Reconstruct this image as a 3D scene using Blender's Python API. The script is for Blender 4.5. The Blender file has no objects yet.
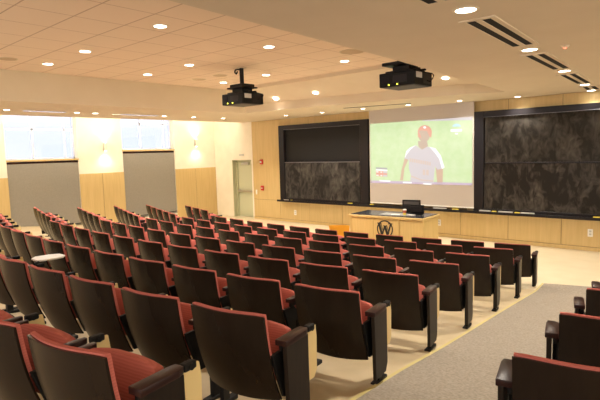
import bpy, bmesh, math, random
from mathutils import Vector, Matrix
random.seed(7)
scene = bpy.context.scene
COL = scene.collection
PI = math.pi

# ------------------------------------------------------------------ camera
M = [(0.7445768, 0.6669097, -0.0289268), (-0.0418400, 0.0898735, 0.9950740), (-0.6662243, 0.7396987, -0.0948212)]
EYE = Vector((0, 0, 2.521)); FPX = 503.886
cam_d = bpy.data.cameras.new('camera'); cam = bpy.data.objects.new('camera', cam_d); COL.objects.link(cam)
cam_d.sensor_width = 36; cam_d.lens = FPX / 600 * 36; cam_d.clip_start = .05; cam_d.clip_end = 200
r, u, f = M
cam.matrix_world = Matrix(((r[0], u[0], -f[0], EYE.x), (r[1], u[1], -f[1], EYE.y), (r[2], u[2], -f[2], EYE.z), (0, 0, 0, 1)))
scene.camera = cam


def seen(p):
    d = Vector(p) - EYE
    c = [sum(M[i][k] * d[k] for k in range(3)) for i in range(3)]
    if c[2] < .1: return None
    return 300 + FPX * c[0] / c[2], 200 - FPX * c[1] / c[2]


# ------------------------------------------------------------------ materials
MAT = {}


def mat(name, col, rough=.6, metal=0., spec=.5, emit=None, estr=0., bump=None, coat=0.):
    m = bpy.data.materials.new(name); m.use_nodes = True
    b = m.node_tree.nodes['Principled BSDF']
    b.inputs['Base Color'].default_value = (*col, 1); b.inputs['Roughness'].default_value = rough
    b.inputs['Metallic'].default_value = metal; b.inputs['Specular IOR Level'].default_value = spec
    b.inputs['Coat Weight'].default_value = coat
    if emit:
        b.inputs['Emission Color'].default_value = (*emit, 1); b.inputs['Emission Strength'].default_value = estr
    MAT[name] = m
    return m


def vary(m, c1, c2, scale=(1, 1, 1), nscale=5., detail=4., lo=.35, hi=.65, kind='noise', bump=0., coords='Object'):
    nt = m.node_tree; N = nt.nodes; L = nt.links; b = N['Principled BSDF']
    tc = N.new('ShaderNodeTexCoord'); mp = N.new('ShaderNodeMapping'); mp.inputs['Scale'].default_value = scale
    L.new(tc.outputs[coords], mp.inputs['Vector'])
    if kind == 'noise':
        t = N.new('ShaderNodeTexNoise'); t.inputs['Scale'].default_value = nscale; t.inputs['Detail'].default_value = detail
        out = t.outputs['Fac']
    else:
        t = N.new('ShaderNodeTexWave'); t.bands_direction = kind; t.inputs['Scale'].default_value = nscale
        t.inputs['Distortion'].default_value = detail; out = t.outputs['Fac']
    L.new(mp.outputs['Vector'], t.inputs['Vector'])
    cr = N.new('ShaderNodeValToRGB'); cr.color_ramp.elements[0].position = lo; cr.color_ramp.elements[1].position = hi
    cr.color_ramp.elements[0].color = (*c1, 1); cr.color_ramp.elements[1].color = (*c2, 1)
    L.new(out, cr.inputs['Fac']); L.new(cr.outputs['Color'], b.inputs['Base Color'])
    if bump:
        bp = N.new('ShaderNodeBump'); bp.inputs['Strength'].default_value = bump; bp.inputs['Distance'].default_value = .01
        L.new(out, bp.inputs['Height']); L.new(bp.outputs['Normal'], b.inputs['Normal'])
    return m


vary(mat('shell', (.03, .02, .014), .27, spec=.22), (.015, .0092, .006), (.018, .0112, .0074), (1, 1, .15), 30)
vary(mat('fabric', (.5, .1, .07), .9, spec=.2), (.47, .125, .098), (.53, .15, .118), (1, 1, 1), 21, 1.6, .2, .8, 'Z', .04)
mat('black_metal', (.008, .0075, .0075), .5, spec=.25)
mat('black_plastic', (.007, .007, .0075), .5, spec=.2)
vary(mat('dark_wood', (.03, .010, .008), .34, spec=.25, coat=.03), (.024, .009, .0078), (.034, .012, .010), (1, .1, 1), 40)
vary(mat('panel_dark', (.035, .024, .018), .4, spec=.25), (.013, .0085, .006), (.019, .0125, .009), (1, 1, .1), 40)
mat('tablet', (.80, .62, .29), .45)
mat('tablet_white', (.86, .84, .78), .3)
vary(mat('ply_edge', (.62, .43, .2), .5), (.56, .37, .16), (.68, .48, .24), (1, 1, 1), 20)
vary(mat('maple', (.62, .41, .18), .5), (.60, .435, .185), (.67, .495, .23), (1, 1, .06), 22, 5, .3, .7)
vary(mat('maple_desk', (.62, .41, .18), .45), (.58, .415, .16), (.65, .475, .20), (1, 1, .06), 26, 5, .3, .7)
mat('seam', (.20, .12, .05), .8)
vary(mat('white_paint', (.86, .80, .68), .85), (.84, .78, .66), (.88, .82, .70), nscale=3)
vary(mat('ceiling_paint', (.74, .60, .42), .9), (.71, .615, .475), (.73, .635, .495), nscale=2)
vary(mat('ceiling_face', (.70, .58, .40), .9), (.70, .615, .46), (.72, .635, .48), nscale=2)
mat('screen_cloth', (.50, .46, .435), .9)
vary(mat('grey_shade', (.24, .22, .19), .95), (.27, .25, .215), (.33, .305, .265), (1, 1, 1), 60, 2)
vary(mat('front_floor', (.72, .58, .36), .35), (.73, .63, .44), (.78, .68, .49), nscale=2.5)
vary(mat('ramp_floor', (.52, .39, .22), .5), (.56, .45, .28), (.63, .51, .33), nscale=4)
vary(mat('carpet', (.40, .34, .26), .98, spec=.1), (.27, .235, .19), (.40, .35, .29), (1, 1, 1), 45, 6, .3, .7, bump=.3)
mat('carpet_edge', (.62, .52, .22), .6)
mat('frame_black', (.016, .014, .016), .3, spec=.25)
mat('steel_rail', (.16, .16, .18), .35, .7)
mat('slate', (.018, .0175, .018), .6, spec=.15)


def chalky(name, base, dust, thr, rot):
    dust = tuple(c * .8 for c in dust)
    m = mat(name, base, .75, spec=.12); nt = m.node_tree; N = nt.nodes; L = nt.links; b = N['Principled BSDF']
    tc = N.new('ShaderNodeTexCoord'); mp = N.new('ShaderNodeMapping'); mp.inputs['Scale'].default_value = (1.6, 1, 1.1); mp.inputs['Location'].default_value = (rot, 0, rot)
    n1 = N.new('ShaderNodeTexNoise'); n1.inputs['Scale'].default_value = 1.6; n1.inputs['Detail'].default_value = 3; n1.inputs['Distortion'].default_value = .8
    mp2 = N.new('ShaderNodeMapping'); mp2.inputs['Scale'].default_value = (2.4, 1, 1.3); mp2.inputs['Rotation'].default_value = (0, .5, 0)
    n2 = N.new('ShaderNodeTexNoise'); n2.inputs['Scale'].default_value = 2.2; n2.inputs['Detail'].default_value = 6; n2.inputs['Distortion'].default_value = 1.6
    mu = N.new('ShaderNodeMath'); mu.operation = 'MULTIPLY'
    cr = N.new('ShaderNodeValToRGB'); cr.color_ramp.elements[0].position = thr; cr.color_ramp.elements[1].position = thr + .34
    cr.color_ramp.elements[0].color = (*base, 1); cr.color_ramp.elements[1].color = (*dust, 1)
    L.new(tc.outputs['Object'], mp.inputs['Vector']); L.new(tc.outputs['Object'], mp2.inputs['Vector'])
    L.new(mp.outputs['Vector'], n1.inputs['Vector']); L.new(mp2.outputs['Vector'], n2.inputs['Vector'])
    L.new(n1.outputs['Fac'], mu.inputs[0]); L.new(n2.outputs['Fac'], mu.inputs[1])
    L.new(mu.outputs[0], cr.inputs['Fac']); L.new(cr.outputs['Color'], b.inputs['Base Color'])


chalky('chalk_low', (.022, .020, .019), (.15, .138, .125), .17, 2.3)
chalky('chalk_a', (.022, .019, .016), (.125, .112, .098), .18, 5.1)
chalky('chalk_b', (.020, .017, .015), (.15, .135, .12), .20, 9.4)
mat('door_paint', (.60, .62, .44), .5)
mat('jamb_paint', (.50, .50, .33), .6)
mat('steel', (.55, .55, .55), .3, .9)
mat('red_box', (.55, .03, .02), .4)
mat('white_plastic', (.85, .84, .80), .4)
mat('yellow_foam', (.85, .68, .08), .8)
mat('grey_felt', (.55, .54, .52), .9)
mat('orange_plastic', (.90, .42, .03), .45)
mat('counter_black', (.035, .038, .045), .22)
mat('counter_grey', (.30, .30, .30), .3)
mat('emblem_black', (.012, .012, .012), .5)
mat('slot_black', (.006, .006, .006), .9)
mat('trim_white', (.80, .72, .58), .6)
mat('slot_metal', (.75, .78, .85), .15, .9)
mat('speaker_grille', (.60, .47, .32), .9)
mat('lens_glow', (1, 1, 1), .5, emit=(1, .93, .82), estr=6)
mat('sconce_glow', (1, 1, 1), .5, emit=(1, .86, .62), estr=6)
mat('led_yellow', (.8, .8, .1), .5, emit=(.85, .85, .05), estr=1.6)
mat('led_red', (.8, .1, .05), .5, emit=(1, .12, .06), estr=1.5)
mat('cup_white', (.82, .78, .72), .5); mat('cup_red', (.45, .12, .06), .5)
mat('paper', (.85, .85, .85), .8)
mat('label_grey', (.55, .53, .5), .6)
mat('proj_under', (.07, .065, .06), .6)
mat('window_white', (.66, .74, .95), .5)
SC = .285
mat('pic_green', (.1, .1, .1), .9, emit=(.62, .82, .45), estr=SC)
mat('pic_band', (.1, .1, .1), .9, emit=(.62, .48, .62), estr=SC)
mat('pic_white', (.1, .1, .1), .9, emit=(1, 1, 1), estr=SC * 1.15)
mat('pic_jersey', (.1, .1, .1), .9, emit=(.68, .63, .66), estr=SC)
mat('pic_shade', (.1, .1, .1), .9, emit=(.58, .52, .56), estr=SC)
mat('pic_skin', (.1, .1, .1), .9, emit=(.68, .46, .33), estr=SC)
mat('pic_face', (.1, .1, .1), .9, emit=(.56, .42, .32), estr=SC)
mat('pic_cap', (.1, .1, .1), .9, emit=(.80, .34, .24), estr=SC)
mat('pic_letter', (.1, .1, .1), .9, emit=(.74, .57, .48), estr=SC)
mat('pic_grey', (.1, .1, .1), .9, emit=(.45, .42, .45), estr=SC)
mat('pic_red', (.1, .1, .1), .9, emit=(.85, .38, .28), estr=SC)
mat('pic_blue', (.1, .1, .1), .9, emit=(.55, .85, .95), estr=SC)

# tile ceiling: seams follow the suspended grid
TX, TY, TW, TH = -8.1105, 3.0687, .762, .7068
m = mat('tile', (.78, .60, .42), .95); nt = m.node_tree; N = nt.nodes; L = nt.links
tc = N.new('ShaderNodeTexCoord'); sx = N.new('ShaderNodeSeparateXYZ'); L.new(tc.outputs['Object'], sx.inputs[0])


def seamline(out, o, w, lw):
    a = N.new('ShaderNodeMath'); a.operation = 'SUBTRACT'; a.inputs[1].default_value = o - 100 * w; L.new(out, a.inputs[0])
    b = N.new('ShaderNodeMath'); b.operation = 'DIVIDE'; b.inputs[1].default_value = w; L.new(a.outputs[0], b.inputs[0])
    c = N.new('ShaderNodeMath'); c.operation = 'FRACT'; L.new(b.outputs[0], c.inputs[0])
    d = N.new('ShaderNodeMath'); d.operation = 'PINGPONG'; d.inputs[1].default_value = .5; L.new(c.outputs[0], d.inputs[0])
    e = N.new('ShaderNodeMath'); e.operation = 'LESS_THAN'; e.inputs[1].default_value = lw; L.new(d.outputs[0], e.inputs[0])
    return e.outputs[0]


sa = seamline(sx.outputs['X'], TX, TW, .010); sb = seamline(sx.outputs['Y'], TY, TH, .014)
mxm = N.new('ShaderNodeMath'); mxm.operation = 'MAXIMUM'; L.new(sa, mxm.inputs[0]); L.new(sb, mxm.inputs[1])
mix = N.new('ShaderNodeMix'); mix.data_type = 'RGBA'; mix.inputs['A'].default_value = (.86, .715, .57, 1); mix.inputs['B'].default_value = (.56, .42, .31, 1)
L.new(mxm.outputs[0], mix.inputs['Factor']); L.new(mix.outputs['Result'], N['Principled BSDF'].inputs['Base Color'])

m = bpy.data.materials.new('glass'); m.use_nodes = True; nt = m.node_tree; nt.nodes.clear()
o_ = nt.nodes.new('ShaderNodeOutputMaterial'); tr = nt.nodes.new('ShaderNodeBsdfTransparent'); gl = nt.nodes.new('ShaderNodeBsdfGlossy'); mx = nt.nodes.new('ShaderNodeMixShader')
tr.inputs[0].default_value = (.95, .96, 1, 1); gl.inputs['Roughness'].default_value = .05; mx.inputs[0].default_value = .06
nt.links.new(tr.outputs[0], mx.inputs[1]); nt.links.new(gl.outputs[0], mx.inputs[2]); nt.links.new(mx.outputs[0], o_.inputs[0]); MAT['glass'] = m


# ------------------------------------------------------------------ mesh helpers
class MB:
    def __init__(s): s.bm = bmesh.new()

    def box(s, a, b, bevel=0., seg=2, mtx=None):
        t = bmesh.new()
        c = [(a[i] + b[i]) / 2 for i in range(3)]; d = [abs(b[i] - a[i]) for i in range(3)]
        bmesh.ops.create_cube(t, size=1, matrix=Matrix.Translation(c) @ Matrix.Diagonal((*d, 1)))
        if bevel:
            bmesh.ops.bevel(t, geom=t.edges[:], offset=min(bevel, min(d) * .49), segments=seg, affect='EDGES', profile=.5)
        return s._add(t, mtx)

    def prism(s, pts, h, axis='z', base=0., bevel=0., mtx=None):
        """outline pts extruded from base to base+h; axis z: (x,y); y: (x,z); x: (y,z)"""
        t = bmesh.new()

        def P(p, k): return {'z': (p[0], p[1], k), 'y': (p[0], k, p[1]), 'x': (k, p[0], p[1])}[axis]
        vs = [t.verts.new(P(p, base)) for p in pts]; fa = t.faces.new(vs)
        g = bmesh.ops.extrude_face_region(t, geom=[fa])
        d = Vector(P((0, 0), h)) - Vector(P((0, 0), 0))
        bmesh.ops.translate(t, verts=[v for v in g['geom'] if isinstance(v, bmesh.types.BMVert)], vec=d)
        bmesh.ops.recalc_face_normals(t, faces=t.faces[:])
        if bevel:
            bmesh.ops.bevel(t, geom=t.edges[:], offset=bevel, segments=2, affect='EDGES', profile=.5)
        return s._add(t, mtx)

    def cyl(s, p0, p1, r0, r1=None, n=16, mtx=None):
        t = bmesh.new(); p0, p1 = Vector(p0), Vector(p1); d = p1 - p0
        q = d.to_track_quat('Z', 'Y').to_matrix().to_4x4()
        bmesh.ops.create_cone(t, cap_ends=True, segments=n, radius1=r0, radius2=r0 if r1 is None else r1, depth=d.length,
                              matrix=Matrix.Translation((p0 + p1) / 2) @ q)
        return s._add(t, mtx)

    def tube(s, pts, rad, n=8):
        for a, b in zip(pts, pts[1:]): s.cyl(a, b, rad, n=n)
        return s

    def face(s, pts):
        s.bm.faces.new([s.bm.verts.new(p) for p in pts]); return s

    def grid(s, fn, nu, nv):
        V = [[s.bm.verts.new(fn(i / nu, j / nv)) for j in range(nv + 1)] for i in range(nu + 1)]
        for i in range(nu):
            for j in range(nv): s.bm.faces.new((V[i][j], V[i + 1][j], V[i + 1][j + 1], V[i][j + 1]))
        return s

    def slab(s, fn, th, nu, nv):
        """a curved sheet fn(u,v) with thickness th(u,v) along +y, closed at the rim"""
        A = [[s.bm.verts.new(fn(i / nu, j / nv)) for j in range(nv + 1)] for i in range(nu + 1)]
        B = [[s.bm.verts.new(Vector(fn(i / nu, j / nv)) + Vector((0, th(i / nu, j / nv), 0))) for j in range(nv + 1)] for i in range(nu + 1)]
        for i in range(nu):
            for j in range(nv):
                s.bm.faces.new((A[i][j], A[i + 1][j], A[i + 1][j + 1], A[i][j + 1]))
                s.bm.faces.new((B[i][j], B[i][j + 1], B[i + 1][j + 1], B[i + 1][j]))
        ring = [(i, 0) for i in range(nu)] + [(nu, j) for j in range(nv)] + [(i, nv) for i in range(nu, 0, -1)] + [(0, j) for j in range(nv, 0, -1)]
        for k in range(len(ring)):
            (i, j), (i2, j2) = ring[k], ring[(k + 1) % len(ring)]
            s.bm.faces.new((A[i][j], B[i][j], B[i2][j2], A[i2][j2]))
        bmesh.ops.recalc_face_normals(s.bm, faces=s.bm.faces[:])
        return s

    def _add(s, t, mtx):
        if mtx: bmesh.ops.transform(t, matrix=mtx, verts=t.verts[:])
        me = bpy.data.meshes.new('tmp'); t.to_mesh(me); t.free(); s.bm.from_mesh(me); bpy.data.meshes.remove(me)
        return s

    def build(s, name, material, parent=None, smooth=False, loc=None):
        me = bpy.data.meshes.new(name); s.bm.to_mesh(me); s.bm.free()
        me.materials.append(MAT[material])
        if smooth:
            for p in me.polygons: p.use_smooth = True
            try: me.set_sharp_from_angle(angle=math.radians(40))
            except Exception: pass
        o = bpy.data.objects.new(name, me); COL.objects.link(o)
        if parent: o.parent = parent
        if loc: o.location = loc
        return o


def tag(o, label, cat, group=None):
    o['label'] = label; o['category'] = cat
    if group: o['group'] = group
    return o


def thing(name, label, cat, loc=(0, 0, 0), rotz=0, group=None):
    o = bpy.data.objects.new(name, None); COL.objects.link(o); o.empty_display_size = .1
    o.location = loc; o.rotation_euler = (0, 0, rotz)
    return tag(o, label, cat, group)


def struct(o): o['kind'] = 'structure'; return o


def copy_tree(o, parent=None):
    c = o.copy(); COL.objects.link(c)
    if parent: c.parent = parent
    for ch in o.children: copy_tree(ch, c)
    return c


ORD = ['first', 'second', 'third', 'fourth', 'fifth', 'sixth', 'seventh', 'eighth', 'ninth', 'tenth', 'eleventh', 'twelfth']

# ------------------------------------------------------------------ room constants
XL, YF = -16.62, 13.267
CX, CY, R0, SLOPE = -7.25, 30.0, 21.375, .1087


RC_ = [21.485, 22.63, 23.855, 25.07, 26.235, 27.405, 28.50, 29.545]      # radii of the eight rows, 12.5 cm rise from row to row


def rake(R):
    if R <= RC_[0]: return 0.
    for k in range(7):
        if R <= RC_[k + 1]: return .125 * (k + (R - RC_[k]) / (RC_[k + 1] - RC_[k]))
    return .875 + .1086 * (R - RC_[7])


def floor_z(x, y): return rake(math.hypot(x - CX, y - CY))


# ------------------------------------------------------------------ floor
b = MB(); n = 90
b.face([(XL - .2, 6, 0), (9, 6, 0), (9, YF + .6, 0), (XL - .2, YF + .6, 0)])
floor = struct(b.build('floor', 'front_floor'))


def ring_pt(uu, vv):     # the raked floor: a cone about the focus of the rows
    th = math.radians(-35 + 80 * uu); R = R0 + 12.2 * vv
    return (CX + R * math.sin(th), CY - R * math.cos(th), rake(R) + .002)


b = MB()
RN, TN = 48, 96
pts = {}


def clipx(p): return (min(max(p[0], XL - .2), 9), p[1], floor_z(min(max(p[0], XL - .2), 9), p[1]) + .003)


b.grid(lambda uu, vv: clipx(ring_pt(uu, vv)), TN, RN)
ramp = b.build('raked_floor', 'ramp_floor', floor, True)
EDGE = [(-1.78, -1.0), (-1.95, 1.0), (-2.15, 2.9), (-2.24, 3.74), (-2.30, 4.63), (-2.48, 6.6), (-2.74, 9.62)]


def edge_x(y):
    for (x0, y0), (x1, y1) in zip(EDGE, EDGE[1:]):
        if y <= y1: return x0 + (x1 - x0) * (y - y0) / (y1 - y0)
    return EDGE[-1][0]


def carpet_pt(uu, vv):
    y1 = 9.62 + .55 * uu
    y = -1 + (y1 + 1) * vv; x = edge_x(y) + 1.75 * uu
    return (x, y, floor_z(x, y) + .012)


b = MB(); b.grid(carpet_pt, 10, 60); b.build('aisle_carpet', 'carpet', floor, True)
b = MB(); b.grid(lambda uu, vv: (edge_x(-1 + 10.62 * vv) - .035 + .035 * uu, -1 + 10.62 * vv, floor_z(edge_x(-1 + 10.62 * vv), -1 + 10.62 * vv) + .014), 1, 60)
b.build('carpet_edge', 'carpet_edge', floor, True)

# ------------------------------------------------------------------ front wall
DX0, DX1, DZ = -15.56, -14.42, 2.275
b = MB()
b.box((XL - .3, YF, -.1), (DX0, YF + .3, 4.6)); b.box((DX0, YF, DZ), (DX1, YF + .3, 4.6)); b.box((DX1, YF, -.1), (-14.334, YF + .3, 4.6))
b.box((-14.334, YF + .02, -.1), (9, YF + .3, 4.6))
wf = struct(b.build('wall_front', 'white_paint'))


def wood(x0, x1, z0, z1, nm='wood_panel'):
    MB().box((x0 + .006, YF - .012, z0 + .005), (x1 - .006, YF + .02, z1 - .005), .003, 1).build(nm, 'maple', wf)


MB().box((-14.334, YF, 0), (9, YF + .019, 4.0)).build('panel_backing', 'seam', wf)
low = [-14.334, -12.92, -11.5, -10.07, -8.78, -7.38, -5.98, -4.68, -3.41, -2.1, -.8, .5, 1.8, 3.1, 4.4, 5.7, 7, 8.3]
for x0, x1 in zip(low, low[1:]): wood(x0, x1, .09, .765)
wood(-14.334, -12.85, .765, 4.0)
up = [-12.85, -11.45, -10.05, -8.7, -7.3, -5.95, -4.70, -3.43, -2.15, -.9, .35, 1.6, 2.9, 4.2, 5.5, 6.8, 8.1]
for x0, x1 in zip(up, up[1:]): wood(x0, x1, 2.6, 4.0)
wood(-9.0, -8.85, .765, 2.6); wood(-5.8, -5.6, .765, 2.6); wood(.2, 8.1, .765, 2.6)
struct(MB().box((-14.334, YF - .03, 0), (9, YF, .086), .004, 1).build('baseboard_front', 'maple'))
# continuous chalk ledge
led = MB().box((-12.85, YF - .245, .768), (.35, YF - .014, .798), .004, 1)
led.box((-12.85, YF - .26, .755), (.35, YF - .244, .825), .004, 1)
ledge = led.build('chalk_ledge', 'frame_black')
tag(ledge, 'long black chalk ledge running under both chalkboards and the projection screen', 'ledge')

# door
door = MB().box((DX0 + .04, YF + .235, .01), (DX1 - .02, YF + .28, DZ - .04), .004, 1).build('door_1', 'door_paint'); struct(door)
fr = MB()
fr.box((DX0, YF + .01, 0), (DX0 + .02, YF + .3, DZ)).box((DX1 - .02, YF + .01, 0), (DX1, YF + .3, DZ)).box((DX0, YF + .01, DZ - .02), (DX1, YF + .3, DZ))
fr.box((DX0 + .02, YF + .18, 0), (DX0 + .10, YF + .235, DZ)).box((DX0 + .02, YF + .18, DZ - .07), (DX1 - .02, YF + .235, DZ - .02))
fr.build('door_frame', 'jamb_paint', door)
pb = MB().box((DX0 + .12, YF + .15, .99), (DX1 - .06, YF + .19, 1.07), .01).box((DX0 + .12, YF + .17, .97), (DX0 + .2, YF + .24, 1.09), .008).box((DX1 - .16, YF + .17, .97), (DX1 - .06, YF + .24, 1.09), .008)
pb.build('push_bar', 'steel', door)
cl = MB().box((DX0 + .35, YF + .16, 2.08), (DX0 + .78, YF + .235, 2.17), .01).box((DX0 + .55, YF + .10, 2.17), (DX0 + .58, YF + .2, 2.185)).box((DX0 + .55, YF + .09, 2.17), (DX0 + .9, YF + .115, 2.19))
cl.build('door_closer', 'steel', door)
MB().box((DX0 + .3, YF + .29, 0), (DX1, YF + .31, DZ)).build('door_backing', 'jamb_paint', door)

s_ = thing('wall_sign', 'small pale grey plate on the white wall above the door', 'sign', (-14.97, YF, 2.47))
MB().box((-.13, -.02, -.035), (.13, 0, .035), .004, 1).build('plate', 'grey_felt', s_)
for nm, z, lab in (('fire_strobe', 2.19, 'red fire alarm strobe high on the wood panel beside the door'), ('fire_pull_station', 1.2, 'red fire alarm pull station low on the wood panel beside the door')):
    a = thing(nm, lab, 'fire alarm', (-13.82, YF - .012, z))
    MB().box((-.07, -.05, -.09), (.07, 0, .09), .008).build('housing', 'red_box', a)
    if nm == 'fire_strobe': MB().box((-.045, -.075, -.03), (.03, -.048, .035), .008).build('strobe_lens', 'white_plastic', a)
    else: MB().box((-.045, -.06, -.01), (.045, -.048, .012), .003, 1).build('pull_handle', 'white_plastic', a)
a = thing('light_switch', 'white light switch plate on the wood panel next to the door', 'switch', (-14.17, YF - .012, 1.04))
MB().box((-.04, -.008, -.09), (.04, 0, .09), .003, 1).build('plate', 'white_plastic', a); MB().box((-.012, -.016, -.03), (.012, -.006, .03), .002, 1).build('toggle', 'white_plastic', a)
for x, z, lab in ((-12.18, .36, 'white outlet plate on low wood panel under the chalkboard next to the door'), (-6.61, .40, 'white outlet plate on low wood panel behind the desk end'), (-2.78, .43, 'white outlet plate on low wood panel under the wide two-tier chalkboard')):
    a = thing('wall_outlet', lab, 'outlet', (x, YF - .012, z))
    MB().box((-.055, -.008, -.09), (.055, 0, .09), .003, 1).build('plate', 'white_plastic', a)
    for dz in (-.035, .035): MB().box((-.025, -.012, dz - .022), (.025, -.006, dz + .022), .002, 1).build('socket', 'grey_felt', a)


# ------------------------------------------------------------------ chalkboards
def board(x0, x1, z0, z1, sl, sr, lab, upper, lower, recess, zm):
    t = thing('chalkboard', lab, 'chalkboard', ((x0 + x1) / 2, YF - .012, z0)); ox, oy, oz = t.location
    def B(nm, ma, a, c, bev=.006):
        q = MB().box((a[0] - ox, a[1] - oy, a[2] - oz), (c[0] - ox, c[1] - oy, c[2] - oz), bev, 1); return q.build(nm, ma, t)
    y = YF - .012
    B('frame_stile', 'frame_black', (x0, y - .14, z0), (x0 + sl, y, z1)); B('frame_stile', 'frame_black', (x1 - sr, y - .14, z0), (x1, y, z1))
    B('frame_head', 'frame_black', (x0 + sl, y - .14, z1 - .15), (x1 - sr, y, z1))
    B('frame_trim', 'steel_rail', (x0 + sl, y - .148, z1 - .162), (x1 - sr, y - .125, z1 - .148), .002)
    B('backboard', 'slate', (x0 + sl, y - .03, z0), (x1 - sr, y, z1 - .15), 0)
    yu = y - (.045 if recess else .075)
    B('upper_board', upper, (x0 + sl + (.14 if recess else .02), yu - .02, zm), (x1 - sr - .02, yu, z1 - .165), .004)
    lo = B('lower_board', lower, (x0 + sl + .02, y - .125, z0 + .08), (x1 - sr - .02, y - .095, zm + .02), .004)
    rl = B('board_rail', 'steel_rail' if recess else 'frame_black', (x0 + sl + .01, y - .135, zm + .015), (x1 - sr - .01, y - .09, zm + .045), .004)
    B('frame_sill', 'frame_black', (x0 + sl, y - .135, z0), (x1 - sr, y - .09, z0 + .09))
    return t


board(-12.775, -8.925, .80, 3.475, .25, .30, 'chalkboard beside the door with bare dark upper panel and chalk-smeared lower panel', 'slate', 'chalk_low', True, 2.13)
board(-5.555, .30, .80, 3.44, .27, .27, 'wide black chalkboard beside the screen with both panels smeared with chalk', 'chalk_a', 'chalk_b', False, 2.06)

# chalk and erasers on the ledge
for x0, x1, ma, nm, lab in ((-5.36, -5.07, 'grey_felt', 'chalk_eraser', 'grey eraser on ledge beside the screen edge, under wide chalkboard'),
                        (-4.86, -4.5, 'grey_felt', 'chalk_eraser', 'grey eraser between two yellow sponges on the chalk ledge'),
                        (-4.30, -3.98, 'grey_felt', 'chalk_eraser', 'grey eraser past the second yellow sponge on the chalk ledge'),
                        (-6.69, -6.30, 'grey_felt', 'chalk_eraser', 'grey eraser on ledge under the projection screen'),
                        (-5.03, -4.92, 'yellow_foam', 'board_sponge', 'yellow sponge between first two grey erasers under wide chalkboard'),
                        (-4.45, -4.33, 'yellow_foam', 'board_sponge', 'yellow sponge between second and third grey erasers under wide chalkboard'),
                        (-2.69, -2.5, 'yellow_foam', 'board_sponge', 'lone yellow sponge on ledge above the outlet under wide chalkboard'),
                        (-6.12, -5.95, 'yellow_foam', 'board_sponge', 'yellow sponge on the ledge under screen, beside a grey eraser'),
                        (-9.68, -9.52, 'yellow_foam', 'board_sponge', 'yellow sponge on ledge under chalkboard next to the door'),
                        (-8.83, -8.70, 'yellow_foam', 'board_sponge', 'yellow sponge on ledge at the screen corner above the desk'),
                        (-12.54, -12.32, 'cup_white', 'chalk_stick', 'long white chalk piece at the door end of the ledge'),
                        (-12.2, -12.13, 'yellow_foam', 'chalk_stick', 'short yellow chalk piece near the door end of the ledge')):
    o = MB()
    if nm == 'chalk_stick': o.cyl((x0, YF - .205, .816), (x1, YF - .205, .816), .017, n=10)
    elif nm == 'board_sponge': o.box((x0, YF - .235, .799), (x1, YF - .17, .845), .008)
    else: o.box((x0, YF - .235, .82), (x1, YF - .17, .85), .006).box((x0, YF - .235, .799), (x1, YF - .17, .822), .004)
    tag(o.build(nm, ma), lab, 'chalk' if nm == 'chalk_stick' else 'sponge' if nm == 'board_sponge' else 'eraser')

# ------------------------------------------------------------------ projection screen with the picture thrown on it
SX0, SX1, SY = -8.84, -5.53, YF - .17
scr = thing('projection_screen', 'pulled-down projection screen showing a baseball player on green grass', 'projection screen', ((SX0 + SX1) / 2, SY, .9))
ox = (SX0 + SX1) / 2
MB().box((SX0 - ox, -.004, 0), (SX1 - ox, .004, 2.84)).build('screen_cloth', 'screen_cloth', scr)
MB().box((SX0 - ox, -.015, -.025), (SX1 - ox, .015, .012), .006).build('weight_bar', 'white_plastic', scr)
PX0, PX1, PZ0, PZ1 = -8.81, -5.57, 1.50, 3.315


def pic(name, ma, pts, depth, par):
    q = [((PX0 + (PX1 - PX0) * a - ox), PZ0 + (PZ1 - PZ0) * (1 - c) - .9) for a, c in pts]
    return MB().prism(q, -.002, 'y', -.004 - depth * .0025).build(name, ma, par)


def px(x, y):            # place in the thrown picture, 0..1 each way
    return ((x - 370) / 101.0, (y - (123.5 - .05 * (x - 370))) / 59.5)


def pp(*l): return [px(x, y) for x, y in l]


def ell(cx, cy, rx, ry, n=20, a0=0, a1=2 * PI): return [px(cx + rx * math.cos(a0 + (a1 - a0) * k / n), cy + ry * math.sin(a0 + (a1 - a0) * k / n)) for k in range(n + (a1 - a0 < 6.2))]


P0 = pic('projected_picture', 'pic_green', [(0, 0), (1, 0), (1, 1), (0, 1)], 0, scr)
nt = MAT['pic_green'].node_tree; N = nt.nodes; L = nt.links
t = N.new('ShaderNodeTexNoise'); t.inputs['Scale'].default_value = 5; t.inputs['Detail'].default_value = 3
cr = N.new('ShaderNodeValToRGB'); cr.color_ramp.elements[0].color = (.62, .82, .42, 1); cr.color_ramp.elements[1].color = (.72, .87, .52, 1); cr.color_ramp.elements[0].position = .35; cr.color_ramp.elements[1].position = .7
tc = N.new('ShaderNodeTexCoord'); L.new(tc.outputs['Object'], t.inputs['Vector']); L.new(t.outputs['Fac'], cr.inputs['Fac']); L.new(cr.outputs['Color'], N['Principled BSDF'].inputs['Emission Color'])
pic('lower_band', 'pic_band', [(0, .955), (1, .965), (1, 1), (0, 1)], 1, P0)
pic('top_strip', 'pic_jersey', [(0.55, 0), (1, 0), (1, .05), (.55, .012)], 1, P0)
pic('player_arm', 'pic_skin', pp((408, 154.5), (411.5, 157), (407, 166), (405.5, 178), (402.3, 178), (404, 168)), 1, P0)
pic('player_arm', 'pic_skin', pp((438, 164), (445, 163), (444.5, 178.5), (439.5, 178.5)), 1, P0)
pic('player_jersey', 'pic_jersey', pp((411, 147.5), (419, 144), (424, 147.5), (430, 145), (438, 147), (443.5, 155), (446, 164), (440, 166), (437.5, 163), (436, 176.5), (424, 176), (414, 173.5), (411.5, 166), (412, 158), (407, 156.5)), 2, P0)
pic('jersey_highlight', 'pic_white', pp((409, 150), (413, 146.3), (418.5, 144), (413.5, 148), (409.5, 153), (407.5, 156.5)), 3, P0)
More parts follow.
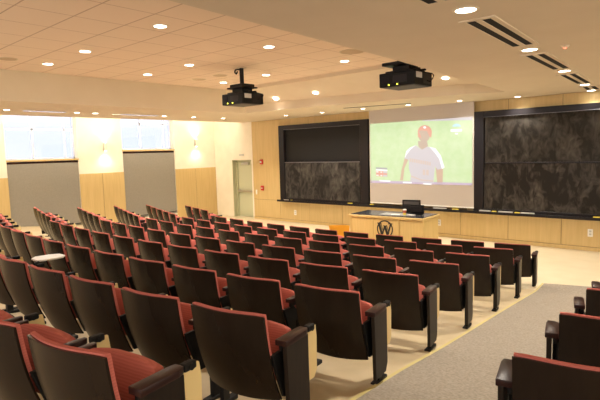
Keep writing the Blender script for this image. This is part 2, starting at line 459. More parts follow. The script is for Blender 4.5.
pic('jersey_highlight', 'pic_white', pp((432, 145), (438, 146.5), (443, 153), (446.3, 163.5), (444, 165), (441.5, 156), (437, 150)), 3, P0)
pic('player_neck', 'pic_face', pp((421, 140), (430, 140), (431, 144.5), (425, 148), (421.5, 145)), 3, P0)
pic('player_trousers', 'pic_jersey', pp((413.5, 173.5), (424, 177), (436, 177), (436.5, 178.8), (413, 178.5)), 2, P0)
pic('player_belt', 'pic_letter', pp((413.7, 172.6), (424, 175.8), (436, 176), (436, 177.2), (424, 177), (413.7, 174)), 3, P0)
pic('player_face', 'pic_face', ell(427, 133.5, 6.2, 7.3), 3, P0)
pic('player_cap', 'pic_cap', ell(427.8, 131.5, 6.8, 6.3, 16, PI, 2 * PI) + pp((434, 137), (432, 135), (430, 130.5), (424, 130)), 4, P0)
pic('cap_peak', 'pic_cap', pp((421, 130), (423, 132.5), (424.5, 137), (421, 136)), 4, P0)
pic('cap_highlight', 'pic_white', ell(427.8, 127.3, 1.4, 1.1, 10), 5, P0)
# letters across the chest are too blurred to read: plain strokes along the same arc
for k in range(10):
    x = 412.6 + k * 2.15; y = 156.2 + .30 * k + .0 * k * k
    pic('jersey_lettering', 'pic_letter', pp((x, y), (x + 1.5, y + .2), (x + 1.5, y + 3.7), (x, y + 3.4)), 3, P0)
for x in (425.6, 429.0):
    pic('jersey_number', 'pic_letter', pp((x, 166.4), (x + 2.4, 166.6), (x + 2.4, 171.8), (x, 171.6)), 3, P0)
pic('broadcast_logo', 'pic_blue', ell(457.3, 126.8, 3.8, 2.6, 12, PI, 2 * PI), 2, P0)
pic('broadcast_logo', 'pic_white', pp((452, 129.2), (462, 128.9), (462, 131), (452, 131.3)), 2, P0)
pic('broadcast_logo', 'pic_white', pp((455.8, 132.3), (458.8, 132.3), (458.2, 133.7), (456.2, 133.7)), 2, P0)
for (y0, y1, ma) in ((166.7, 168.3, 'pic_grey'), (168.6, 170, 'pic_white'), (170.2, 175.6, 'pic_red')):
    pic('score_panel', ma, pp((376.2, y0), (388.8, y0), (388.8, y1), (376.2, y1)), 2, P0)
for y in (170.8, 174.2):
    pic('score_row', 'pic_white', pp((376.6, y), (379, y), (379, y + 1), (376.6, y + 1)), 3, P0); pic('score_row', 'pic_white', pp((381.3, y), (383, y), (383, y + 1), (381.3, y + 1)), 3, P0)
    pic('score_row', 'pic_jersey', pp((384.2, y - .5), (388.6, y - .5), (388.6, y + 1.4), (384.2, y + 1.4)), 3, P0)
for x0, x1 in ((380, 392), (405.5, 414.5), (426, 434)):
    pic('caption_strip', 'pic_white', pp((x0, 179.2), (x1, 179.0), (x1, 180.4), (x0, 180.6)), 3, P0)

# ------------------------------------------------------------------ wall with the windows
b = MB(); W1 = (5.39, 7.56, .30, 3.95, 2.52); W2 = (9.15, 11.30, .30, 3.95, 2.77)
for y0, y1 in ((-3, W1[0]), (W1[1], W2[0]), (W2[1], YF + .3)): b.box((XL - .35, y0, -.1), (XL, y1, 4.6))
for w in (W1, W2): b.box((XL - .35, w[0], -.1), (XL, w[1], w[2])); b.box((XL - .35, w[0], w[3]), (XL, w[1], 4.6))
wl = struct(b.build('wall_left', 'white_paint'))
ys = [-3, -1.6, -.2, 1.2, 2.6, 4.0, W1[0] + .006]
segs = list(zip(ys, ys[1:])) + [(W1[1] - .006, 8.35), (8.35, W2[0] + .006), (W2[1] - .006, 12.25), (12.25, YF)]
for y0, y1 in segs: MB().box((XL - .01, y0 + .006, .02), (XL + .014, y1 - .006, 2.0), .003, 1).build('wood_panel', 'maple', wl)
for y0, y1 in ((-3, W1[0] - .02), (W1[1] + .02, W2[0] - .02), (W2[1] + .02, YF)): MB().box((XL - .01, y0, .01), (XL + .006, y1, 1.995)).build('panel_backing', 'seam', wl)
struct(MB().box((XL, -3, 0), (XL + .03, YF, .10), .004, 1).build('baseboard_left', 'maple'))
for k, w in enumerate((W1, W2)):
    y0, y1, z0, z1, zs = w
    q = MB()
    for a, c in ((y0, y0 + .05), (y1 - .05, y1)): q.box((XL - .30, a, zs), (XL - .22, c, z1))
    q.box((XL - .30, y0, zs), (XL - .22, y1, zs + .05)).box((XL - .30, y0, z1 - .05), (XL - .22, y1, z1))
    ym = y0 + .40 * (y1 - y0)
    q.box((XL - .29, ym - .03, zs), (XL - .23, ym + .03, z1)).box((XL - .29, y0, zs + .92 - .0), (XL - .23, y1, zs + .975))
    q.box((XL - .29, y0 + .86 * (y1 - y0) - .02, zs), (XL - .23, y0 + .86 * (y1 - y0) + .02, z1))
    win = struct(q.build('window_%d' % (k + 1), 'window_white'))
    MB().box((XL - .265, y0 + .03, zs + .03), (XL - .255, y1 - .03, z1 - .03)).build('window_glass', 'glass', win)
    MB().box((XL - .30, y0 - .01, zs - .05), (XL + .03, y1 + .01, zs), .006, 1).build('window_sill', 'maple', win)
    sh = thing('window_shade', ('grey cloth shade covering the lower window with the lower sill', 'grey cloth shade covering the lower window next to the door corner')[k], 'window shade', (XL - .035, (y0 + y1) / 2, z0 + .05))
    hy = (y1 - y0) / 2 - .004; hz = zs - .05 - z0 - .06
    MB().box((-.005, -hy, 0), (.005, hy, hz)).build('shade_cloth', 'grey_shade', sh)
    MB().box((-.03, -hy, hz - .06), (.02, hy, hz), .006, 1).build('head_rail', 'dark_wood', sh)
    MB().box((-.015, -hy, 0), (.015, hy, .03), .006, 1).build('bottom_bar', 'panel_dark', sh)
    MB().box((-.30, -hy, -.04), (-.08, hy, hz + .04)).build('shade_lining', 'white_plastic', sh)
for y, z, lab in ((8.48, 2.89, 'wall sconce glowing on the white pier between the two windows'), (12.29, 3.0, 'wall sconce glowing on the white pier between window and front corner')):
    s_ = thing('wall_sconce', lab, 'wall light', (XL, y, z))
    MB().box((0, -.04, -.16), (.05, .04, .16), .01).build('backplate', 'label_grey', s_)
    MB().cyl((.09, 0, -.14), (.09, 0, .14), .05).build('shade', 'trim_white', s_)
    MB().cyl((.09, 0, .14), (.09, 0, .146), .042).cyl((.09, 0, -.146), (.09, 0, -.14), .042).build('lamp', 'sconce_glow', s_)
    for dz, tl in ((.2, PI), (-.2, 0)):
        l = bpy.data.lights.new('sconce_light', 'SPOT'); l.energy = 10; l.color = (1, .86, .62); l.spot_size = 2.3; l.spot_blend = 1; l.shadow_soft_size = .05
        o = bpy.data.objects.new('sconce_light', l); COL.objects.link(o); o.parent = s_; o.location = (.16, 0, dz); o.rotation_euler = (tl, 0, 0)

# ------------------------------------------------------------------ ceiling
ZS, ZT, TXL, TYF = 3.715, 4.346, -11.27, 9.5
RE = [(-3.27, -3.0), (-3.41, 2.33), (-3.62, 5.83), (-4.14, 11.45)]      # edge of the smooth ceiling over the carpeted aisle
FE = [(TXL, 10.20), (-9.26, 10.42), (-7.86, 10.55), (-6.2, 10.85), (-4.93, 11.15), (-4.14, 11.45)]   # edge of the front soffit
b = MB(); b.box((TXL - .3, -3, ZT), (-2.6, TYF + .15, ZT + .05)); ceil = struct(b.build('ceiling', 'tile'))
MB().box((TXL - .02, TYF, ZT - .085), (-2.6, TYF + .02, ZT), 0).build('tray_step', 'ceiling_face', ceil)
Z1, Z2 = ZT - .085, ZS + .22
b = MB(); FX = [(TXL - .3, FE[0][1])] + FE + [(-2.6, 11.75)]
for (x0, y0), (x1, y1) in zip(FX, FX[1:]): b.face([(x0, TYF, Z1), (x1, TYF, Z1), (x1, y1 + .01, Z2), (x0, y0 + .01, Z2)])
b.build('sloped_panel', 'ceiling_paint', ceil)


def strip_z(x, y):
    for (x0, y0), (x1, y1) in zip(FX, FX[1:]):
        if x <= x1: ye = y0 + (y1 - y0) * (x - x0) / (x1 - x0); break
    return Z1 + (Z2 - Z1) * (y - TYF) / (ye - TYF), math.atan2(Z2 - Z1, ye - TYF)


b = MB()      # soffit faces
for (x0, y0), (x1, y1) in zip(FE, FE[1:]): b.face([(x0, y0, ZS), (x1, y1, ZS), (x1, y1, ZS + .40), (x0, y0, ZS + .40)])
for (x0, y0), (x1, y1) in zip(RE, RE[1:]): b.face([(x0, y0, ZS), (x1, y1, ZS), (x1, y1, ZT), (x0, y0, ZT)])
b.build('soffit_face', 'ceiling_face', ceil)
b = MB(); b.face([(TXL, -3, ZS), (TXL, FE[0][1], ZS), (TXL, FE[0][1], ZT), (TXL, -3, ZT)]); b.build('soffit_side', 'ceiling_face', ceil)
b = MB()      # soffit undersides: by the windows, along the front wall, over the aisle
POCK = -14.75
b.face([(POCK, -3, ZS), (TXL, -3, ZS), (TXL, FE[0][1], ZS), (TXL, YF, ZS), (POCK, YF, ZS)])
b.face([(x, y, ZS) for x, y in FE] + [(-4.14, YF, ZS), (TXL, YF, ZS)])
b.face([(x, y, ZS) for x, y in RE] + [(-4.14, YF, ZS), (9, YF, ZS), (9, -3, ZS)])
b.build('soffit_panel', 'ceiling_paint', ceil)
MB().face([(POCK, -3, ZS), (POCK, YF, ZS), (POCK, YF, 4.5), (POCK, -3, 4.5)]).face([(POCK, -3, 4.5), (POCK, YF, 4.5), (XL - .3, YF, 4.5), (XL - .3, -3, 4.5)]).build('cove_panel', 'white_paint', ceil)
MB().box((-14.334, YF - .06, ZS + .0), (9, YF + .02, ZS + .4)).build('head_trim', 'ceiling_paint', ceil)

# linear cove lamp above the window wall
cv = thing('cove_lamp', 'linear lamp tucked in the ceiling cove above the window wall', 'cove light', (POCK - .12, 7, 3.80))
MB().box((-.06, -7.5, 0), (.1, 6.1, .06), .01, 1).build('channel', 'trim_white', cv)
MB().box((-.055, -7.4, .06), (.02, 6.0, .066)).build('diffuser', 'lens_glow', cv)
l = bpy.data.lights.new('cove_light', 'AREA'); l.shape = 'RECTANGLE'; l.size = .1; l.size_y = 12.5; l.energy = 36; l.color = (1, .90, .70)
o = bpy.data.objects.new('cove_light', l); COL.objects.link(o); o.parent = cv; o.location = (-.1, -.7, .12); o.rotation_euler = (0, math.radians(62), 0)

# downlights
DL_E = 80


def downlight(x, y, z, lab, group, e=1., tilt=None):
    t = thing('ceiling_downlight', lab, 'downlight', (x, y, z), 0, group)
    if dl_src[0] is None:
        q = MB(); n = 24
        for k in range(n):
            a, c = 2 * PI * k / n, 2 * PI * (k + 1) / n
            P = lambda rr, an, zz: (rr * math.cos(an), rr * math.sin(an), zz)
            q.face([P(.115, a, -.004), P(.115, c, -.004), P(.088, c, -.010), P(.088, a, -.010)])
            q.face([P(.115, a, 0), P(.115, c, 0), P(.115, c, -.004), P(.115, a, -.004)])
            q.face([P(.088, a, -.010), P(.088, c, -.010), P(.085, c, 0), P(.085, a, 0)])
        dl_src[0] = (q.build('trim_ring', 'trim_white', t), MB().cyl((0, 0, -.006), (0, 0, -.001), .086, n=24).build('lens', 'lens_glow', t))
    else:
        for s_ in dl_src[0]:
            c = s_.copy(); COL.objects.link(c); c.parent = t
    l = bpy.data.lights.new('downlight_beam', 'SPOT'); l.energy = DL_E * e; l.color = (1, .91, .78); l.spot_size = math.radians(125); l.spot_blend = .7; l.shadow_soft_size = .08
    o = bpy.data.objects.new('downlight_beam', l); COL.objects.link(o); o.parent = t; o.location = (0, 0, -.03)
    return t


dl_src = [None]
tx = {-10.15: 'window-side', -8.6: 'middle', -6.3: 'projector-side'}; ty = {4.16: 'back', 6.31: 'middle', 8.48: 'front'}
for x in tx:
    for y in ty: downlight(x, y, ZT, f'recessed downlight in the tiled ceiling, {tx[x]} column, {ty[y]} row of three', 'tile ceiling downlights')
for (x, y, z), lb in zip(((-9.94, 10.15, 4.0), (-8.52, 10.18, 4.015), (-5.11, 10.56, 4.03)), ('by the window soffit', 'above the door-side chalkboard', 'by the projector beside the smooth ceiling edge')):
    z, ti = strip_z(x, y)
    d_ = downlight(x, y, z - .004, f'recessed downlight in the sloped ceiling strip, {lb}', 'sloped strip downlights')
    d_.rotation_euler = (ti, 0, 0); d_.scale = (.8,) * 3
for (x, y), lb in zip(((-11.34, 12.03), (-9.95, 12.18), (-8.45, 12.21), (-7.09, 12.4), (-5.7, 12.58), (-4.36, 12.91)),
                      ('over the door end of the chalkboard', 'over the middle of the door-side chalkboard', 'at the door-side edge of the screen', 'over the middle of the screen', 'over the screen edge by the wide chalkboard', 'over the wide chalkboard')):
    downlight(x, y, ZS, f'small downlight in the front soffit {lb}', 'front soffit downlights', .5).scale = (.75,) * 3
for y, lb in ((4.38, 'before the first bright slot'), (6.05, 'at the end of the first bright slot'), (6.55, 'just beyond the first pair gap'), (8.69, 'at the end of the second bright slot'), (9.76, 'between slot and room corner'), (10.95, 'last before the door corner')):
    downlight(-13.2, y, ZS, f'downlight in the soffit by the windows, {lb}', 'window soffit downlights', .9).scale = (.8,) * 3
for (x, y), lb in zip(((-1.92, 4.36), (-2.14, 6.75), (-2.35, 9.14), (-2.60, 11.6), (-2.78, 13.0)),
                      ('before the long slot vent', 'between the first and second slot vents', 'between second and third slot vents', 'between third and fourth slot vents', 'beside the front wall')):
    downlight(x, y, ZS, f'downlight over the carpeted aisle, {lb}', 'aisle downlights', 1.1 if y < 10 else .7 if y < 12 else .15)
# bright linear slots in the window soffit
for y0, y1, lb in ((4.75, 5.75, 'by the lower-silled window'), (7.05, 8.45, 'by the window next to the corner'), (2.6, 4.1, 'at the back end')):
    o = MB().box((-13.28, y0, ZS - .012), (-13.12, y1, ZS - .001)).build('ceiling_slot_vent', 'slot_metal'); tag(o, f'shiny linear slot diffuser in window soffit {lb}', 'air slot')
o = MB().prism([(-8.63, 11.5), (-6.77, 11.96), (-6.78, 12.03), (-8.65, 11.57)], .006, 'z', ZS - .008).build('ceiling_screen_slot', 'slot_black'); tag(o, 'thin dark screen slot in the front soffit above the screen', 'slot')
# slot vents over the aisle
for k, (y0, y1, xa, xb) in enumerate(((1.2, 3.95, -1.80, -1.94), (4.78, 6.38, -1.985, -2.10), (7.14, 8.81, -2.205, -2.315), (9.58, 11.30, -2.42, -2.55), (12.0, 12.8, -2.62, -2.70))):
    lb = ('nearest the back, over the aisle', 'long twin-slot vent beside the downlight before the smoke detector', 'twin-slot vent in line with the smoke detector, third counted back from the wall', 'twin-slot vent second from the front wall', 'short twin-slot vent against the front wall')[k]
    if k == 0: lb = 'twin-slot ceiling vent at the back of the carpeted aisle'
    t = thing('ceiling_vent', lb, 'vent', ((xa + xb) / 2, (y0 + y1) / 2, ZS), math.atan2(-(xb - xa), y1 - y0), 'aisle slot vents')
    h = (y1 - y0) / 2
    q = MB()
    for a, c in ((-.17, -.115), (-.03, .03), (.115, .17)): q.box((a, -h - .05, -.012), (c, h + .05, .002), .003, 1)
    for a, c in ((-h - .05, -h), (h, h + .05)): q.box((-.12, a, -.011), (.12, c, .002))
    q.build('vent_frame', 'ceiling_paint', t)
    for a, c in ((-.118, -.027), (.027, .118)): MB().box((a, -h - .01, -.006), (c, h + .01, .0015)).build('vent_slot', 'slot_black', t)
s_ = thing('smoke_detector', 'small round smoke detector with red light on the smooth ceiling', 'smoke detector', (-1.76, 6.85, ZS))
MB().cyl((0, 0, -.010), (0, 0, 0), .055, n=24).cyl((0, 0, -.026), (0, 0, -.010), .035, .045, 24).build('body', 'ceiling_paint', s_); MB().cyl((0, 0, -.034), (0, 0, -.025), .018, n=12).build('status_light', 'led_red', s_)
for (x, y), lb in zip(((-5.62, 7.8), (-9.33, 7.7), (-10.1, 7.68), (-10.09, 3.43)), ('beside the smooth ceiling edge', 'behind the hanging projector pole', 'by the window-side front downlight', 'towards the back by the windows')):
    rr = .22 if x > -6 else .15
    t = thing('ceiling_speaker', f'flat round speaker grille in tiled ceiling {lb}', 'speaker', (x, y, ZT), 0, 'ceiling speakers')
    MB().cyl((0, 0, -.008), (0, 0, 0), rr, n=28).build('grille', 'speaker_grille', t); MB().cyl((0, 0, -.006), (0, 0, 0), rr + .02, n=28).build('rim', 'ceiling_face', t)


# ------------------------------------------------------------------ projectors
def projector(x, y, zc, lab, pole):
    t = thing('ceiling_projector', lab, 'projector', (x, y, zc))
    # origin at body centre; the lens looks at the front wall, the connector side faces the aisle
    body = MB().box((-.33, -.30, -.115), (.33, .30, .115), .015).build('body', 'black_plastic', t)
    MB().box((-.29, -.26, -.122), (.29, .26, -.114), .004, 1).build('underside', 'proj_under', body)
    MB().cyl((.0, .29, 0), (0, .40, 0), .085, n=24).build('lens', 'black_metal', body)
    q = MB()
    for k in range(7): q.box((-.28 + k * .022, -.306, -.05), (-.27 + k * .022, -.298, .06))
    q.build('vent_grille', 'frame_black', body)
    MB().box((-.06, -.304, -.06), (.20, -.298, .06), .006, 1).build('filter_cover', 'frame_black', body)
    for xx in (-.14, .02): MB().cyl((xx, -.309, -.085), (xx, -.299, -.085), .011, n=10).build('status_light', 'led_yellow', body)
    MB().box((.328, -.24, -.0), (.334, -.05, .09), .001, 1).build('rating_label', 'label_grey', body)
    MB().box((.328, -.02, -.08), (.335, .24, .085), .004, 1).build('connector_panel', 'frame_black', body)
    cbl = MB(); pts = [(.335, .14 + .04 * math.sin(k * .9), -.06 + .02 * k) for k in range(5)]; pts = [(.335, .10, -.03), (.38, .13, -.05), (.40, .18, 0), (.39, .24, .06), (.34, .28, .10), (.2, .26, .14)]
    cbl.tube(pts, .009).build('cable', 'black_metal', body)
    mt = MB().box((-.24, -.22, .118), (.24, .22, .15), .004, 1).box((-.32, -.12, .135), (.32, -.07, .165), .004, 1).box((-.32, .07, .135), (.32, .12, .165), .004, 1)
    mt.box((-.16, -.15, .16), (.16, .15, .23), .008, 1)
    if pole: mt.box((-.25, -.22, .225), (.25, .22, .255), .006, 1).box((-.20, -.18, .255), (.20, .18, .315), .008, 1)
    if not pole: mt.box((-.30, -.26, .24), (.34, .26, .29), .006, 1).box((-.1, -.1, .29), (.1, .1, .42), .006, 1)
    mt.build('mount_bracket', 'black_metal', t)
    top = ZT - zc
    MB().cyl((0, 0, .2), (0, 0, top), .045, n=16).build('pole', 'black_metal', t)
    if pole: MB().tube([(-.02, 0, top - .04), (-.12, 0, top - .02), (-.20, 0, top - .02), (-.22, 0, top - .07), (-.17, 0, top - .11), (-.13, 0, top - .06)], .016).build('safety_cable', 'black_metal', t)
    MB().cyl((0, 0, top - .012), (0, 0, top - .001), .11, n=24).build('ceiling_plate', 'ceiling_face', t)
    return t


projector(-8.22, 7.38, 3.675, 'black projector on a long pole under the tiled ceiling', True)
projector(-4.40, 7.62, 3.665, 'black projector tucked beside the smooth ceiling edge over the screen', False)

# ------------------------------------------------------------------ desk with things on it
DA = math.atan2(.14, 1.94)
dk = thing('lecture_desk', 'long maple lecture desk with dark top and black round emblem', 'desk', (-6.49, 10.21, 0), DA)
HW, DD = .98, .88
MB().box((-HW + .02, .02, 0), (HW - .02, DD - .02, .89)).build('carcass', 'maple_desk', dk)
for x0, x1 in ((-HW + .05, -.36), (-.32, .36), (.40, HW - .05)): MB().box((x0, 0, .10), (x1, .03, .85), .004, 1).build('front_panel', 'maple_desk', dk)
for x in (-HW, -.36, .32, HW - .05):
    MB().box((x, -.012, .0), (x + .05, .03, .89), .003, 1).build('stile', 'maple_desk', dk)
MB().box((HW - .03, .05, .05), (HW, DD - .03, .87), .004, 1).build('end_panel', 'maple_desk', dk)
MB().box((-HW, -.012, 0), (HW, .03, .09), .003, 1).build('plinth', 'maple_desk', dk)
MB().box((-HW - .02, -.035, .885), (HW + .02, DD + .02, .935), .006, 1).build('desktop', 'maple_desk', dk)
tp = MB().box((-HW + .02, .01, .934), (HW - .02, DD - .02, .95), .002, 1).build('worktop', 'counter_black', dk)
MB().box((-.25, .15, .949), (.50, .55, .954)).build('control_plate', 'counter_grey', tp)
em = MB()
R_ = .185
for a0, a1 in ((math.radians(-58), math.radians(70)), (math.radians(110), math.radians(238))):
    n = 18
    for k in range(n):
        a, c = a0 + (a1 - a0) * k / n, a0 + (a1 - a0) * (k + 1) / n
        em.prism([(R_ * math.cos(a), R_ * math.sin(a)), (R_ * math.cos(c), R_ * math.sin(c)), ((R_ + .030) * math.cos(c), (R_ + .030) * math.sin(c)), ((R_ + .030) * math.cos(a), (R_ + .030) * math.sin(a))], -.004, 'y', 0)
for a, c in ((70, 110),):
    for k in range(8):
        a_, c_ = math.radians(a + 5 * k), math.radians(a + 5 * k + 5)
        em.prism([(R_ * math.cos(a_), R_ * math.sin(a_)), (R_ * math.cos(c_), R_ * math.sin(c_)), ((R_ + .030) * math.cos(c_), (R_ + .030) * math.sin(c_)), ((R_ + .030) * math.cos(a_), (R_ + .030) * math.sin(a_))], -.004, 'y', 0)


def stroke(a, c, w):
    em.prism([(a[0] - w / 2, a[1]), (a[0] + w / 2, a[1]), (c[0] + w / 2, c[1]), (c[0] - w / 2, c[1])], -.005, 'y', 0)


stroke((-.155, .13), (-.075, -.15), .065); stroke((-.075, -.15), (0, .08), .04); stroke((0, .08), (.075, -.15), .065); stroke((.075, -.15), (.155, .13), .04)
stroke((-.10, .13), (-.035, -.10), .016); stroke((.05, .10), (.11, -.10), .016)
for x0, x1 in ((-.20, -.09), (.09, .20), (-.045, .045)): em.prism([(x0, .125), (x1, .125), (x1, .15), (x0, .15)] if abs(x0 + x1) > .1 else [(x0, .07), (x1, .07), (x1, .09), (x0, .09)], -.005, 'y', 0)
eo = em.build('emblem', 'emblem_black', dk); eo.location = (0, -.001, .625)
ca, sa_ = math.cos(DA), math.sin(DA)


def ond(x, y, z=.956): return (-6.49 + ca * x - sa_ * y, 10.21 + sa_ * x + ca * y, z)


def monitor(lab, loc, rz, w, h, zb, see):
    t = thing('computer_monitor', lab, 'monitor', loc, rz)
    MB().box((-w / 2, -.02, zb), (w / 2, .02, zb + h), .008, 1).build('housing', 'black_plastic', t)
    MB().box((-w / 2 + .03, -.045, zb + .04), (w / 2 - .03, -.018, zb + h - (.13 if see else .04)), .012).build('rear_cover', 'black_metal', t)
    if see: MB().box((-w / 2 + .035, -.023, zb + h - .11), (w / 2 - .035, -.019, zb + h - .035)).build('rear_reflection', 'proj_under', t)  # paler strip painted in for a reflection on the monitor back
    MB().box((-.05, -.015, .01), (.05, .015, zb + .05), .004, 1).build('stand', 'black_metal', t)
    MB().box((-.14, -.09, 0), (.14, .09, .015), .006, 1).build('foot', 'black_metal', t)
    return t


monitor('tall black monitor seen from behind on the lecture desk', ond(.36, .70), DA + .1, .46, .30, .02, True)
monitor('lower black monitor standing in front of the taller one on the desk', ond(.60, .50), DA - .1, .36, .21, .02, False)
t = thing('paper_cup', 'red and white paper cup on the desk before the monitors', 'cup', ond(.37, .30))
MB().cyl((0, 0, 0), (0, 0, .11), .035, .045, 20).build('cup', 'cup_red', t); MB().cyl((0, 0, .11), (0, 0, .135), .049, .045, 20).build('lid', 'cup_white', t)
MB().cyl((0, 0, .0), (0, 0, .04), .0365, .039, 20).build('band', 'yellow_foam', t)
t = MB().box((-.10, -.05, 0), (.10, .05, .02), .004, 1).build('paper_pad', 'paper'); t.location = ond(.20, .16); t.rotation_euler = (0, 0, .3); tag(t, 'small white paper pad lying on the desk beside the cup', 'paper')
t = MB().box((-.09, -.06, 0), (.09, .06, .025), .006, 1).build('desk_phone', 'label_grey'); t.location = ond(.58, .22); t.rotation_euler = (0, 0, -.2); tag(t, 'small grey device lying on the desk end before the low monitor', 'device')

# orange chair by the desk
t = thing('plastic_chair', 'orange plastic chair between the desk and the front seats', 'chair', (-7.20, 9.47, 0), .25)
MB().slab(lambda uu, vv: ((uu - .5) * (.46 + .06 * vv), -.20 - .06 * vv + .05 * (2 * uu - 1) ** 2, (.46 + .34 * vv + .025 * (uu - .5)) - .02 * (2 * uu - 1) ** 4), lambda a, c: .012, 12, 6).build('backrest', 'orange_plastic', t, True)
MB().box((-.22, -.20, .43), (.22, .22, .46), .014).build('seat', 'orange_plastic', t, True)
for sx_ in (-1, 1):
    for sy_ in (-1, 1): MB().cyl((.18 * sx_, .17 * sy_, .43), (.22 * sx_, .21 * sy_, 0), .013, n=10).build('leg', 'steel', t)


# ------------------------------------------------------------------ lecture seats
# local frame: origin on the floor below the top of the back, +y is the way the sitter faces
BH, BZ = .80, .190
LEAN = math.tan(math.radians(15))


def back_y(z): return (BH - z) * LEAN - .03 * math.sin(PI * max(0, min(1, (z - BZ) / (BH - BZ))))


def shell_pt(uu, vv):
    x = (uu - .5) * 2
    z = BZ + (BH - BZ) * vv
    hw = .298 - .004 * (1 - vv)
    zz = z + (.012 * (x * x) if vv < .08 else 0) - (.010 * abs(x) ** 6 if vv > .95 else 0)
    return (x * hw, back_y(z) + .055 * x * x, zz)


def cush_pt(uu, vv):
    x = (uu - .5) * 2
    z = .51 + (BH + .010 - .51) * vv
    return (x * .292, back_y(z) + .055 * x * x + .0155, z - (.010 * abs(x) ** 6 if vv > .95 else 0))


SEAT_M = Matrix.Translation((0, .275, .298)) @ Matrix.Rotation(math.radians(-19), 4, 'X')


def make_seat(end=None, open_tablet=False):
    """end: side (+1/-1) that carries the row-end panel"""
    t = thing('lecture_chair', 'x', 'seat')
    MB().slab(shell_pt, lambda a, c: .014, 10, 8).build('back_shell', 'shell', t, True)
    MB().slab(cush_pt, lambda a, c: .024 + .028 * (1 - abs(2 * a - 1) ** 4) * (1 - abs(2 * c - 1) ** 6), 10, 8).build('back_cushion', 'fabric', t, True)
    q = MB()
    pts = [(-.262, 0), (.262, 0), (.270, .27), (.266, .315), (.248, .338), (.18, .352), (.09, .360), (-.09, .360), (-.18, .352), (-.248, .338), (-.266, .315), (-.270, .27)]
    q.prism(pts, .075, 'y', -.03, .014, SEAT_M)
    st = q.build('seat', 'fabric', t, True)
    MB().prism([(a * .96, c * .97) for a, c in pts], .018, 'y', .047, 0, SEAT_M).build('seat_pan', 'shell', st)
    for sd in (-1, 1):
        X = .318 * sd
        s_ = MB().box((X - .02, .34, -.02), (X + .02, .41, .58), .004, 1).box((X - .012, .19, .54), (X + .012, .42, .584), .004, 1)
        s_.box((min(X, X - sd * .05), .30, .33), (max(X, X - sd * .05), .37, .39), .004, 1)
        xa, xb = (X - .036, X - .010) if sd > 0 else (X + .010, X + .036)
        s_.prism([(back_y(.53) + .075, .53), (.27, .53), (.38, .42), (.38, .31), (.30, .22), (back_y(.22) + .085, .22)], xb - xa, 'x', xa, .004)
        so = s_.build('standard', 'black_metal', t)
        MB().box((X - .03, .27, -.046), (X + .03, .49, -.012), .004, 1).build('foot', 'black_metal', so)
        isend = end == sd
        w0, w1 = (.0275, .0275) if not isend else ((.020, .066) if sd > 0 else (.066, .020))
        L0, L1 = (.165, .445)
        MB().prism([(X - w0, L0), (X + w1, L0), (X + w1, L1 - .05), (X + w1 - .012, L1 - .012), (X + w1 - .02, L1), (X - w0 + .008, L1), (X - w0, L1 - .05)], (.034 if not isend else .038), 'z', .583, .005).build('armrest', 'dark_wood', t, True)
        if isend:
            xa, xb = (X + .026, X + .056) if sd > 0 else (X - .056, X - .026)
            MB().prism([(.175, .584), (.438, .584), (.442, .12), (.405, .05), (.20, .05)], xb - xa, 'x', xa, .006).build('end_panel', 'panel_dark', t)
    X = .350
    hg = MB().box((X - .022, .445, .582), (X + .022, .53, .624), .010).cyl((X - .03, .49, .602), (X + .028, .49, .602), .018, n=12)
    hg.build('tablet_hinge', 'black_plastic', t)
    if not open_tablet:
        MB().prism([(.445, .583), (.53, .583), (.535, .602), (.56, .602), (.572, .52), (.565, .29), (.53, .245), (.445, .245)], .018, 'x', X - .009, .005).build('tablet', 'tablet', t)
    else:
        MB().prism([(.06, .55), (.14, .48), (.30, .48), (.345, .53), (.35, .75), (.28, .81), (.14, .81), (.07, .71)], .02, 'z', .640, .006).build('tablet', 'tablet_white', t)
        MB().cyl((X - .02, .43, .625), (X - .06, .52, .642), .014, n=10).build('tablet_arm', 'black_metal', t)
    return t


P_MID = make_seat(); P_RE = make_seat(1); P_LE = make_seat(-1); P_OPEN = make_seat(None, True)
used = set()


def place(proto, x, y, rz, lab, group):
    z = floor_z(x, y)
    vis = False
    for dx in (-.4, .4):
        for dy in (0, .5):
            for dz in (0, .8):
                s_ = seen((x + dx * math.cos(rz) - dy * math.sin(rz), y + dx * math.sin(rz) + dy * math.cos(rz), z + dz))
                if s_ and -4 < s_[0] < 604 and -4 < s_[1] < 404: vis = True
    if not vis: return
    o = proto if proto.name not in used else copy_tree(proto)
    used.add(proto.name); used.add(o.name)
    o.location = (x, y, z); o.rotation_euler = (0, 0, rz); o['label'] = lab; o['group'] = group


S = 1.25
RK = [(17.14, .015), (18.06, .0125), (19.04, .001), (20.01, -.002), (20.94, -.008), (21.88, -.018), (22.755, -.026), (23.59, -.02)]
TH1 = [11.18, 10.86, 10.57, 10.32, 10.11, 9.96, 9.75, 9.61]
ROW = ['front row', 'second row', 'third row', 'fourth row', 'fifth row', 'sixth row', 'seventh row', 'eighth row']
for k in range(8):
    R = RK[k][0] * S; n = 11 if k < 6 else 12 if k == 6 else 5
    for i in range(n):
        th = math.radians(TH1[k]) - i * .77 / R
        Ri = R + i * RK[k][1] * S + .055
        x, y = CX + Ri * math.sin(th), CY - Ri * math.cos(th)
        proto = P_RE if i == 0 else P_LE if i == n - 1 else P_MID
        what = 'red fabric lecture seat with dark end panel' if i == 0 else 'dark-backed red lecture seat'
        if k == 6 and i == 5: proto = P_OPEN; what = 'lecture seat with unfolded white tablet'
        place(proto, x, y, th, f'{what}, {ORD[i]} from the carpet, {ROW[k]}, centre block', 'lecture seats in the centre block')
LBK = {0: (-10.025, 7.673, 17.1, 3), 1: (-9.421, 6.325, 19.4, 5), 2: (-9.118, 5.254, 19.4, 5), 3: (-9.165, 4.457, 15.8, 4), 4: (-9.20, 3.60, 14.5, 4), 5: (-9.0, 2.62, 13.5, 4), 6: (-8.9, 1.65, 13, 3)}
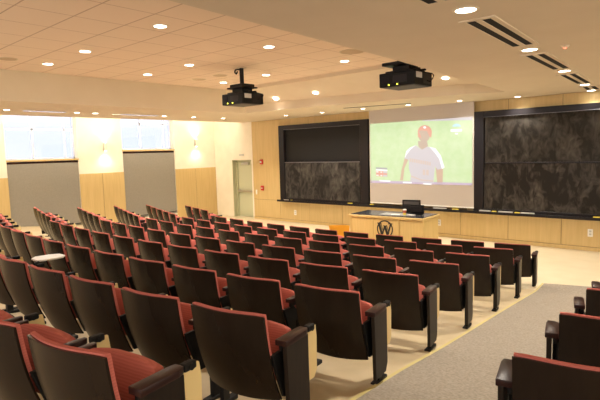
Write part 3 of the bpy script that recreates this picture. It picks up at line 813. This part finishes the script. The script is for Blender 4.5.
for k, (x0, y0, tl, n) in LBK.items():
    tl = math.radians(tl)
    for i in range(n):
        d = .30 + i * .77
        x, y = x0 * S - d * math.cos(tl) - .055 * math.sin(tl), y0 * S + d * math.sin(tl) - .055 * math.cos(tl)
        place(P_RE if i == 0 else P_LE if i == n - 1 else P_MID, x, y, -tl, f'dark-backed red lecture seat, {ORD[i]} from the inner aisle, {ROW[k]}, block by the windows', 'lecture seats in the block by the windows')
for k, (x0, y0) in {3: (-.905, 4.80), 4: (-.82, 3.826), 5: (-.732, 2.832), 6: (-.646, 1.88)}.items():
    for i in range(2):
        th = math.atan2(x0 * S + .3 - CX, CY - y0 * S)
        d = .30 + i * .77
        x, y = x0 * S + d * math.cos(th) + .055 * math.sin(th), y0 * S + d * math.sin(th) - .055 * math.cos(th)
        place(P_LE if i == 0 else P_MID, x, y, th, f'dark-backed red lecture seat, {ORD[i]} from the carpet, {ROW[k]}, block across the aisle from centre', 'lecture seats across the carpeted aisle')

# ------------------------------------------------------------------ world and view
w = bpy.data.worlds.new('world'); scene.world = w; w.use_nodes = True; nt = w.node_tree; N = nt.nodes; L = nt.links
bg = N['Background']
tc = N.new('ShaderNodeTexCoord'); sx = N.new('ShaderNodeSeparateXYZ'); L.new(tc.outputs['Generated'], sx.inputs[0])
cr = N.new('ShaderNodeValToRGB')      # cool daylight outside the windows, added warm fill through the open back and side
cr.color_ramp.elements[0].position = .30; cr.color_ramp.elements[0].color = (.34, .36, .43, 1)
cr.color_ramp.elements[1].position = .48; cr.color_ramp.elements[1].color = (.95, .86, .73, 1)
mr = N.new('ShaderNodeMapRange'); mr.inputs['From Min'].default_value = -1; mr.inputs['From Max'].default_value = 1
L.new(sx.outputs['X'], mr.inputs['Value']); L.new(mr.outputs['Result'], cr.inputs['Fac']); L.new(cr.outputs['Color'], bg.inputs['Color'])
bg.inputs['Strength'].default_value = 1.0
vs = scene.view_settings; vs.view_transform = 'Standard'; vs.look = 'None'; vs.exposure = 1.7; vs.gamma = 1; vs.use_curve_mapping = False
scene.cycles.max_bounces = 8; scene.cycles.diffuse_bounces = 5; scene.cycles.sample_clamp_indirect = 6
